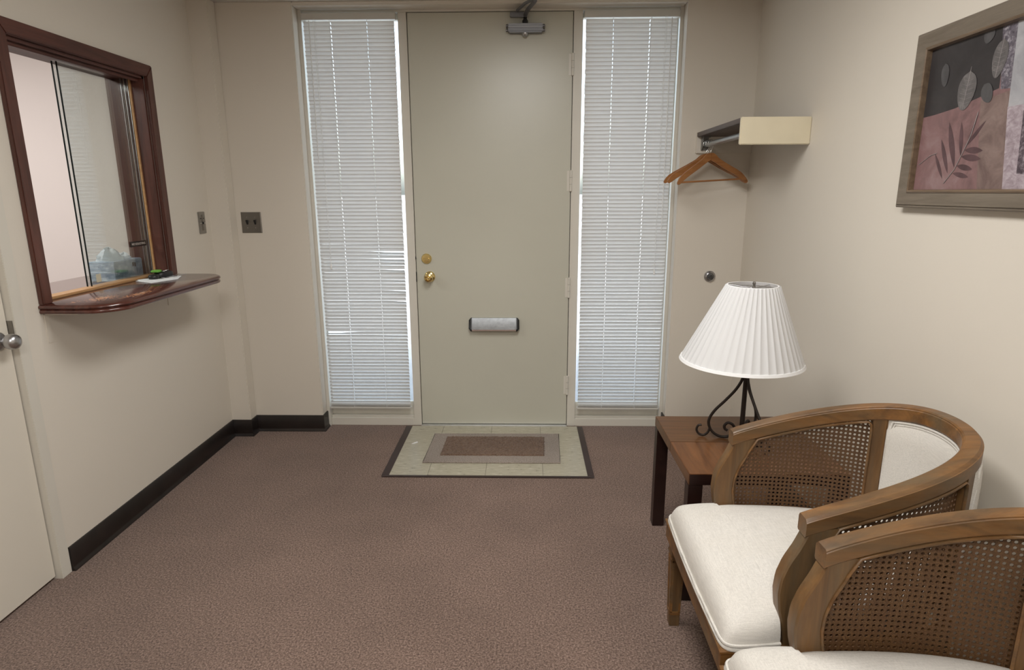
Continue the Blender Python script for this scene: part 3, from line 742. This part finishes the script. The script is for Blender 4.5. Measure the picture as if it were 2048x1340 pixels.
for a in ((1.865, 1.515, 1.915, 1.645, .011), (1.845, 1.545, 1.862, 1.640, .008), (1.890, 1.500, 1.940, 1.60, .008), (1.830, 1.572, 1.765, 1.635, .006), (1.825, 1.580, 1.80, 1.655, .004),
          (1.832, 1.562, 1.760, 1.556, .009), (1.842, 1.545, 1.762, 1.534, .009), (1.855, 1.52, 1.79, 1.508, .008), (1.868, 1.50, 1.80, 1.487, .007), (1.91, 1.485, 1.96, 1.56, .006)): blade(*a)
MB().tube([(cx0 - .0012, 1.90, 1.472), (cx0 - .0012, 1.862, 1.51), (cx0 - .0012, 1.835, 1.56), (cx0 - .0012, 1.815, 1.60), (cx0 - .0012, 1.80, 1.66)], .0012, 5).build('stem_print', vein, pc)
MB().tube([(cx0 - .0012, 2.03, 1.53), (cx0 - .0012, 1.98, 1.555), (cx0 - .0012, 1.95, 1.56)], .0008, 5).build('stem_print', vein, pc)

# ------------------------------------------------------------------ side table
TX0, TX1, TY0, TY1, TZ = .568, 1.125, 1.965, 2.528, .50
tt_ = thing('side_table', 'low square walnut side table with dark legs under the lamp', 'side table', ((TX0 + TX1) / 2, (TY0 + TY1) / 2, 0))
ym = TY0 + (TY1 - TY0) * .5
th = .042
B(TX0, TX1, TY0, 2.245, TZ - th, TZ).build('top_plank', M['shadewood_y'], tt_, bevel=.0015)
B(TX0, TX1, 2.2455, TY1, TZ - th, TZ).build('top_plank', M['shadewood'], tt_, bevel=.0015)
B(TX0 + .002, TX1 - .002, TY0 - .001, TY0 + .001, TZ - th + .001, TZ - .002).build('front_edge', M['tableleg'], tt_)
for (x, y) in ((TX0, TY0), (TX1 - .05, TY0), (TX0, TY1 - .05), (TX1 - .05, TY1 - .05)):
    B(x + .0005, x + .05, y + .0005, y + .0495, 0, TZ - th).build('leg', M['tableleg'], tt_, bevel=.0015)

# ------------------------------------------------------------------ table lamp
LX, LY = .848, 2.27
lp = thing('table_lamp', 'wrought iron scroll lamp with white pleated shade on the side table', 'lamp', (LX, LY, TZ))
def rz(r, z, a): return (LX + r * math.cos(a), LY + r * math.sin(a), TZ + z)
view = math.atan2(LY, LX)         # azimuth from the camera
lr = .0055
def spline(pts, n=6):
    P = [np.array(p, float) for p in pts]; out = []
    for i in range(len(P) - 1):
        p0 = P[max(i - 1, 0)]; p1 = P[i]; p2 = P[i + 1]; p3 = P[min(i + 2, len(P) - 1)]
        for k in range(n):
            t = k / n; out.append(.5 * ((2 * p1) + (-p0 + p2) * t + (2 * p0 - 5 * p1 + 4 * p2 - p3) * t * t + (-p0 + 3 * p1 - 3 * p2 + p3) * t ** 3))
    out.append(P[-1]); return out
post = MB().tube([rz(0, .045, 0), rz(0, .30, 0), rz(0, .40, 0)], [.0095, .0085, .008], 12)
post.build('post', M['iron'], lp, smooth=50)
MB().lathe([(0, .035), (.007, .037), (.013, .044), (.012, .052), (.0095, .056)], (LX, LY, TZ), 'z', 14).build('finial_foot', M['iron'], lp, smooth=50)
for k in range(3):
    a = view + math.pi / 2 + .12 + k * 2 * math.pi / 3
    prof = [(.011, .262), (.016, .238), (.036, .200), (.070, .155), (.103, .115), (.121, .082), (.124, .055), (.112, .028), (.088, .010), (.060, .0065), (.036, .018), (.026, .040), (.034, .060), (.052, .066), (.064, .054), (.062, .040), (.052, .034)]
    g = MB().tube([rz(r, z, a) for r, z in spline(prof)], lr, 8).build('scroll_leg', M['iron'], lp, smooth=60)
    ft = [(.118, .040), (.126, .018), (.140, .0065), (.158, .010), (.168, .026), (.163, .044), (.150, .048)]
    MB().tube([rz(r, z, a) for r, z in spline(ft)], lr * .85, 8).build('foot_scroll', M['iron'], g, smooth=60)
SB, STP = .320, .612; R0, R1 = .224, .094
def scx(z): return LX - .004 - .022 * (STP - z) / (STP - SB)      # the shade sits a little askew
def shade_ring(r, z, inner=0):
    ring = []; n = 46
    for i in range(n):
        a0 = 2 * math.pi * i / n
        for u, d in ((0, .0), (.10, .0022), (.20, .0022), (.30, 0), (.65, -.0004)):
            a = a0 + u * 2 * math.pi / n; rr = r + d - inner; ring.append((scx(z) + rr * math.cos(a), LY + rr * math.sin(a), TZ + z))
    return ring
sh = MB().loft([shade_ring(R0 + (R1 - R0) * t, SB + (STP - SB) * t) for t in np.linspace(0, 1, 7)], cap=False).build('lamp_shade', M['shade'], lp, smooth=50)
for r, z, h in ((R0, SB, .011), (R1, STP - .012, .013)):
    k = (R1 - R0) / (STP - SB)
    MB().lathe([(r + .0015, z), (r + .0035, z + .001), (r + .0035 + k * h, z + h), (r - .002 + k * h, z + h), (r - .002, z), (r + .0015, z)], (scx(z), LY, TZ), 'z', 96, False).build('binding', M['shade_trim'], sh, smooth=40)
MB().tube([rz(0, .40, 0), rz(0, STP - .01, 0), rz(0, STP + .004, 0)], [.003, .003, .003], 8).build('harp_stem', M['metal'], lp, smooth=60)
for k in range(3):
    a = .5 + k * 2.0944; MB().tube([rz(0, STP - .012, 0), rz(R1 * .99, STP - .004, a)], .0016, 6).build('spider_arm', M['metal'], lp, smooth=60)
MB().lathe([(0, STP - .010), (.006, STP - .008), (.004, STP), (.0065, STP + .006), (.004, STP + .013), (0, STP + .014)], (LX, LY, TZ), 'z', 14).build('finial', M['plate'], lp, smooth=50)
MB().lathe([(0, .40), (.016, .402), (.018, .45), (0, .455)], (LX, LY, TZ), 'z', 16).build('socket', M['dark'], lp, smooth=40)

# ------------------------------------------------------------------ cane barrel chairs
W0, S1, W1, W2, LD, ZA, ZB_, PWR = .285, .229, .286, .258, .514, .716, .859, .888
NB = 64
tq = np.linspace(0, 1, NB)[:, None]
P4 = np.array([[0, W0], [S1, W1], [LD, W2], [LD, 0]])
HALF = (1 - tq) ** 3 * P4[0] + 3 * tq * (1 - tq) ** 2 * P4[1] + 3 * tq * tq * (1 - tq) * P4[2] + tq ** 3 * P4[3]
OUT = np.concatenate([HALF, HALF[::-1][1:] * [1, -1]])            # outer top line, far tip -> back -> near tip
TAN = np.gradient(OUT, axis=0); TAN /= np.linalg.norm(TAN, axis=1)[:, None]
NRM = np.stack([TAN[:, 1], -TAN[:, 0]], 1)                        # points inward
ARC = np.concatenate([[0], np.cumsum(np.linalg.norm(np.diff(OUT, axis=0), axis=1))]); AT = ARC[-1]
def at_arc(a, off=0.0):
    x = np.interp(a, ARC, OUT[:, 0]); y = np.interp(a, ARC, OUT[:, 1]); nx_ = np.interp(a, ARC, NRM[:, 0]); ny_ = np.interp(a, ARC, NRM[:, 1])
    return x + nx_ * off, y + ny_ * off
def ztop(s): return ZA + (ZB_ - ZA) * max(0, min(1, s / LD)) ** PWR
RWD, RH = .044, .044
def post_front(z): return np.interp(z, [.34, .40, .44, .48, .52, .56, .60, .64, .68], [-.018, -.024, -.032, -.042, -.047, -.044, -.031, -.010, .006])
def make_chair(label):
    t = thing('cane_armchair', label, 'armchair', (0, 0, 0), 'cane barrel armchairs along the wall')
    kw = dict(world=False)
    # top rail with moulded profile
    prof = [(0, -RH + .004), (.003, -RH), (RWD - .003, -RH), (RWD, -RH + .004), (RWD, -.008), (RWD - .002, -.006), (RWD - .002, -.003), (RWD - .006, 0), (.008, 0), (.004, -.004), (.002, -.007), (0, -.008)]
    rings = []
    arcs = np.concatenate([[0], np.linspace(.004, AT - .004, 92), [AT]])
    for a in arcs:
        s0, _ = at_arc(a); zt = ztop(s0); rr = []
        for o, h in prof:
            x, y = at_arc(a, o); rr.append((x, y, zt + h))
        rings.append(rr)
    MB().loft(rings).build('top_rail', M['chair'], t, smooth=28, **kw)
    AS = .440                      # arc length from tip to the stile centre
    AW = .046
    # front posts
    zs = np.linspace(.335, .694, 26)
    for sg in (1, -1):
        rings = []
        for z in zs:
            f = post_front(z); wdt = .056 if z < .64 else .056 + (z - .64) * .25
            y0, y1 = sg * (W0 - .001), sg * (W0 - .041)
            rings.append([(f, y0 - sg * .004, z), (f + .004, y0, z), (f + wdt, y0, z), (f + wdt, y1, z), (f + .004, y1, z), (f, y1 + sg * .004, z)])
        MB().loft(rings).build('arm_post', M['chair_z'], t, smooth=30, **kw)
    # back stiles
    for a0 in (AS, AT - AS):
        rings = []
        for z in (.335, .45, .55, .65, .72, .80):
            c = [(a0 - AW / 2, .004), (a0 + AW / 2, .004), (a0 + AW / 2, .040), (a0 - AW / 2, .040)]
            s0, _ = at_arc(a0); zz = min(z, ztop(s0) - RH + .006)
            rings.append([(*at_arc(a, o), zz) for a, o in c])
        MB().loft(rings).build('back_stile', M['chair_z'], t, bevel=.003, **kw)
    # cane panels with real holes
    cell = .0130; hole = .0038
    for side in (0, 1):
        vs = []; fs = []; idx = {}
        def P(a, z, off):
            aa = a if side == 0 else AT - a
            return (*at_arc(aa, off), z)
        a_end = AS - AW / 2 + .006
        def inside(a, z):
            s0, _ = at_arc(a)
            return z < ztop(s0) - RH + .006 and a < a_end and a > post_front(z) + .050 and z > .375
        na = int(AS / cell) + 3; nz = 38
        layer = 0
        def vert(a, z, off):
            k = (round(a, 5), round(z, 5), off)
            if k not in idx: idx[k] = len(vs); vs.append(P(a, z, off))
            return idx[k]
        for i in range(-4, na):
            for j in range(nz):
                a0 = i * cell; z0 = .37 + j * cell; c_a, c_z = a0 + cell / 2, z0 + cell / 2
                if not inside(c_a, c_z): continue
                if c_a < .001 and False: continue
                h = cell / 2
                sq = [(-h, -h), (0, -h), (h, -h), (h, 0), (h, h), (0, h), (-h, h), (-h, 0)]
                oc = [(hole * 1.05 * math.cos(q), hole * 1.05 * math.sin(q)) for q in (math.radians(225 + 45 * k) for k in range(8))]
                for off in (.0205, .0235):
                    o_ = [vert(max(c_a + u, 0.0) if c_a + u < 0 else c_a + u, c_z + v, off) for u, v in sq]
                    base = len(vs)
                    for u, v in oc: vs.append(P(max(c_a + u, 0), c_z + v, off))
                    for k in range(8): fs.append((o_[k], o_[(k + 1) % 8], base + (k + 1) % 8, base + k))
                    if off == .0205: b0 = base
                for k in range(8): fs.append((b0 + k, b0 + (k + 1) % 8, base + (k + 1) % 8, base + k))
        MB().add(vs, fs).build('cane_panel', M['cane'], t, **kw)
        # raised bead around the opening, inside and outside
        for off in (.041, .003):
            loop = []
            for z in np.linspace(.40, .655, 14): loop.append((post_front(z) + .060, z))
            a1 = AS - AW / 2 - .001
            a_s = post_front(.665) + .066
            for a in np.linspace(a_s + .012, a1 - .012, 16):
                s0, _ = at_arc(a); loop.append((a, ztop(s0) - RH - .005))
            s0, _ = at_arc(a1); zc = ztop(s0) - RH
            loop.append((a1 - .003, zc - .014))
            for z in np.linspace(zc - .03, .40, 12): loop.append((a1, z))
            pts = [P(max(a, 0.0), z, off if a > 0 else off) for a, z in loop]
            MB().tube(pts, .0042, 6).build('bead', M['chair'], t, smooth=60, **kw)
        # seat-level side rail closing the panel
    # padded back: inside and outside
    def pad_mesh(off, sgn, puff):
        A0, A1 = AS + AW / 2 - .004, AT - AS - AW / 2 + .004; n = 30; m = 14; rows = []
        for j in range(m + 1):
            v = j / m; row = []
            for i in range(n + 1):
                u = i / n; a = A0 + (A1 - A0) * u; s0, _ = at_arc(a); zt = ztop(s0) - RH - .001
                z = .36 + (zt - .36) * v
                e = (1 - abs(2 * u - 1) ** 10) * (1 - abs(2 * v - 1) ** 10)
                row.append((*at_arc(a, off + sgn * puff * e ** .5), z))
            rows.append(row)
        vs = [p for r in rows for p in r]; fs = [(j * (n + 1) + i, j * (n + 1) + i + 1, (j + 1) * (n + 1) + i + 1, (j + 1) * (n + 1) + i) for j in range(m) for i in range(n)]
        edge = [rows[0][i] for i in range(n + 1)] + [rows[j][n] for j in range(1, m + 1)] + [rows[m][i] for i in range(n - 1, -1, -1)] + [rows[j][0] for j in range(m - 1, 0, -1)]
        return MB().add(vs, fs), edge
    for nm, off, sgn, puff in (('back_pad', .036, 1, .014), ('outer_back_pad', .004, -1, .012)):
        mb, edge = pad_mesh(off, sgn, puff); p = mb.build(nm, M['linen'], t, smooth=70, **kw)
        # double welt just inside the edge
        c = np.mean(np.array(edge), axis=0)
        A0, A1 = AS + AW / 2 + .003, AT - AS - AW / 2 - .003
        for ins in (0, .0075):
            lo = []
            def Q(a, z): return (*at_arc(a, off + sgn * .004), z)
            z_lo = .40
            for z in np.linspace(z_lo, .70, 8): lo.append(Q(A0 + ins, z))
            for k, a in enumerate(np.linspace(A0 + ins + .012, A1 - ins - .012, 26)):
                s0, _ = at_arc(a); lo.append(Q(a, ztop(s0) - RH - .006 - ins))
            for z in np.linspace(.70, z_lo, 8): lo.append(Q(A1 - ins, z))
            MB().tube(lo, .0034, 6).build('welt', M['linen'], p, smooth=60, **kw)
    # seat frame
    FX, FW = -.176, .303
    path = [(FX, FW)] + [(OUT[i][0], OUT[i][1]) for i in range(0, len(OUT), 6)] + [(FX, -FW)]
    path = [(FX, -FW), (FX, FW), (-.02, .292)] + [tuple(np.array(OUT[i]) + NRM[i] * .002) for i in range(8, len(OUT) - 7, 5)] + [(-.02, -.292)]
    Pp = [np.array(p) for p in path]; rings = []; n = len(Pp)
    for i in range(n):
        d0 = Pp[i] - Pp[i - 1]; d1 = Pp[(i + 1) % n] - Pp[i]; d0 = d0 / np.linalg.norm(d0); d1 = d1 / np.linalg.norm(d1)
        n0 = np.array([d0[1], -d0[0]]); n1 = np.array([d1[1], -d1[0]]); b = n0 + n1; b = b / max(.4, np.dot(b, n0))
        rings.append([(Pp[i][0] + b[0] * u, Pp[i][1] + b[1] * u, z) for u, z in ((0, .320), (.028, .320), (.028, .384), (0, .384), (-.004, .380), (-.004, .374), (0, .370))])
    MB().loft(rings, closed=True, cap=False).build('seat_rail', M['chair'], t, smooth=30, **kw)
    # seat cushion (T shaped, crowned)
    def hw(s):
        front = .303; inner_t = W0 - .024
        if s < -.034: w = front - .012 * max(0, (-.140 - s) / .03) ** 2 - .010 * max(0, (s + .115) / .080) ** 2
        elif s < .03: w = inner_t
        else: w = np.interp(s, OUT[:NB, 0], (OUT[:NB] + NRM[:NB] * .0245)[:, 1])
        return w
    S0, S1_ = -.170, LD - .055
    sv = [S0 + (S1_ - S0) * (1 - math.cos(math.pi * k / 46)) / 2 for k in range(47)]
    sv += [-.036, -.0345, -.0335, -.032]; sv = sorted(sv)
    uv = [math.sin(math.pi / 2 * (2 * k / 36 - 1)) for k in range(37)]
    vs = []; fs = []; zb, zt = .384, .452
    for s in sv:
        w = max(hw(s), .01) if s < S1_ - .001 else .10
        p = (s - S0) / (S1_ - S0)
        fs_ = min(1, (1 - max(0, 1 - (s - S0) / .05) ** 2.6)) ** .45 if s < S0 + .05 else 1
        for u in uv:
            lp_ = 14 if s < -.034 else 30; lat = (1 - abs(u) ** lp_) ** .33 if abs(u) < 1 else 0
            crown = .036 * (1 - abs(u) ** 2.4) * math.sin(math.pi * min(1, .16 + .62 * p)) 
            rise = .016 * min(1, max(0, (s + .13) / .12)); z = zb + (zt + rise - zb) * lat * fs_ + crown * fs_ * lat
            vs.append((s + .006 * (1 - u * u) * -1 * (1 if s < -.1 else 0) * (1 - (s - S0) / .08 if s < S0 + .08 else 0), u * w, z))
    nu = len(uv)
    for i in range(len(sv) - 1):
        for k in range(nu - 1): fs.append((i * nu + k, i * nu + k + 1, (i + 1) * nu + k + 1, (i + 1) * nu + k))
    cu = MB().add(vs, fs).build('seat_cushion', M['linen'], t, smooth=60, **kw)
    w_ = [(-.034, .294), (-.10, .304), (-.145, .306), (-.165, .298), (-.172, .280)] + [(-.173 - .006 * (1 - (y / .27) ** 2), y) for y in np.linspace(.25, -.25, 11)] + [(-.172, -.280), (-.165, -.298), (-.145, -.306), (-.10, -.304), (-.034, -.294)]
    for dz, r in ((.387, .0055), (.397, .004)):
        MB().tube([(x, y, dz) for x, y in spline([(a, b, 0) for a, b in w_], 3) and [(q[0], q[1]) for q in spline([(a, b, 0) for a, b in w_], 3)]], r, 6).build('piping', M['linen'], cu, smooth=60, **kw)
    # legs
    def leg(x, y, front):
        h = .022; g = .015; bm = MB()
        if front:
            bm.loft([[(x - q, y - q, z), (x + q, y - q, z), (x + q, y + q, z), (x - q, y + q, z)] for q, z in ((.0165, 0), (.0175, .05), (.0225, .262), (.0225, .266), (.026, .270), (.026, .276), (.0235, .280), (.0235, .36))])
        else:
            k = .05
            bm.loft([[(x - q + k * (1 - z / .36) , y - q, z), (x + q + k * (1 - z / .36), y - q, z), (x + q + k * (1 - z / .36), y + q, z), (x - q + k * (1 - z / .36), y + q, z)] for q, z in ((.015, 0), (.020, .28), (.020, .36))])
        o = bm.build('leg', M['chair_z'], t, bevel=.0015, **kw)
        if front:        # raised border of the sunk panel on the outer faces
            for ax, sg in (('x', -1), ('y', -1), ('y', 1)):
                m2 = MB()
                for (u0, u1, za, zb2) in ((-1, -.62, .055, .255), (.62, 1, .055, .255), (-1, 1, .045, .058), (-1, 1, .248, .258)):
                    for_z = []
                    for z in (za, zb2):
                        q = .0175 + (.0225 - .0175) * (z - .05) / .212; e = q * .93
                        lo, hi = u0 * e, u1 * e; d = sg * (q - .001); d2 = sg * (q + .0018)
                        if ax == 'x': for_z.append([(x + d, y + lo, z), (x + d, y + hi, z), (x + d2, y + hi, z), (x + d2, y + lo, z)])
                        else: for_z.append([(x + lo, y + d, z), (x + hi, y + d, z), (x + hi, y + d2, z), (x + lo, y + d2, z)])
                    m2.loft(for_z)
                m2.build('panel_border', M['chair'], o, **kw)
    for sg in (1, -1): leg(-.140, sg * .279, True); leg(.40, sg * .19, False)
    return t
def copy_tree(o, parent=None):
    c = o.copy(); COL.objects.link(c); c.parent = parent
    for ch in o.children: copy_tree(ch, c)
    return c
c1 = make_chair('cane barrel armchair with cream seat, beside the side table')
c2 = copy_tree(c1); c2['label'] = 'cane barrel armchair cut off by the picture corner, in front of the other armchair'
c1.location = (.649, 1.566, 0); c1.rotation_euler = (0, 0, -.011)
c2.location = (.643, .920, 0); c2.rotation_euler = (0, 0, .04)

# ------------------------------------------------------------------ ceiling fixtures (out of frame, carry the lamps)
for nm, (x, y), lb in (('troffer', LAMPS[0], 'ceiling light panel above the middle of the room'), ('troffer', LAMPS[1], 'ceiling light panel above the rear of the room'), ('troffer', LAMPS[2], 'ceiling light panel inside the office')):
    f = MB().box(x - .30, x - .285, y - .57, y + .57, CEIL - .03, CEIL).box(x + .285, x + .30, y - .57, y + .57, CEIL - .03, CEIL).box(x - .285, x + .285, y - .57, y - .555, CEIL - .03, CEIL).box(x - .285, x + .285, y + .555, y + .57, CEIL - .03, CEIL)
    tag(f.build('ceiling_light', M['rail']), lb, 'ceiling light', 'ceiling lights')

# ------------------------------------------------------------------ litter on the entry tiles
tag(MB().prism([(-.668, 3.362), (-.652, 3.368), (-.634, 3.384), (-.640, 3.396), (-.656, 3.380)], .0045, .0075, 'xy').build('paper_scrap', M['paper']), 'tiny torn white paper scrap on the entry tiles', 'paper scrap')
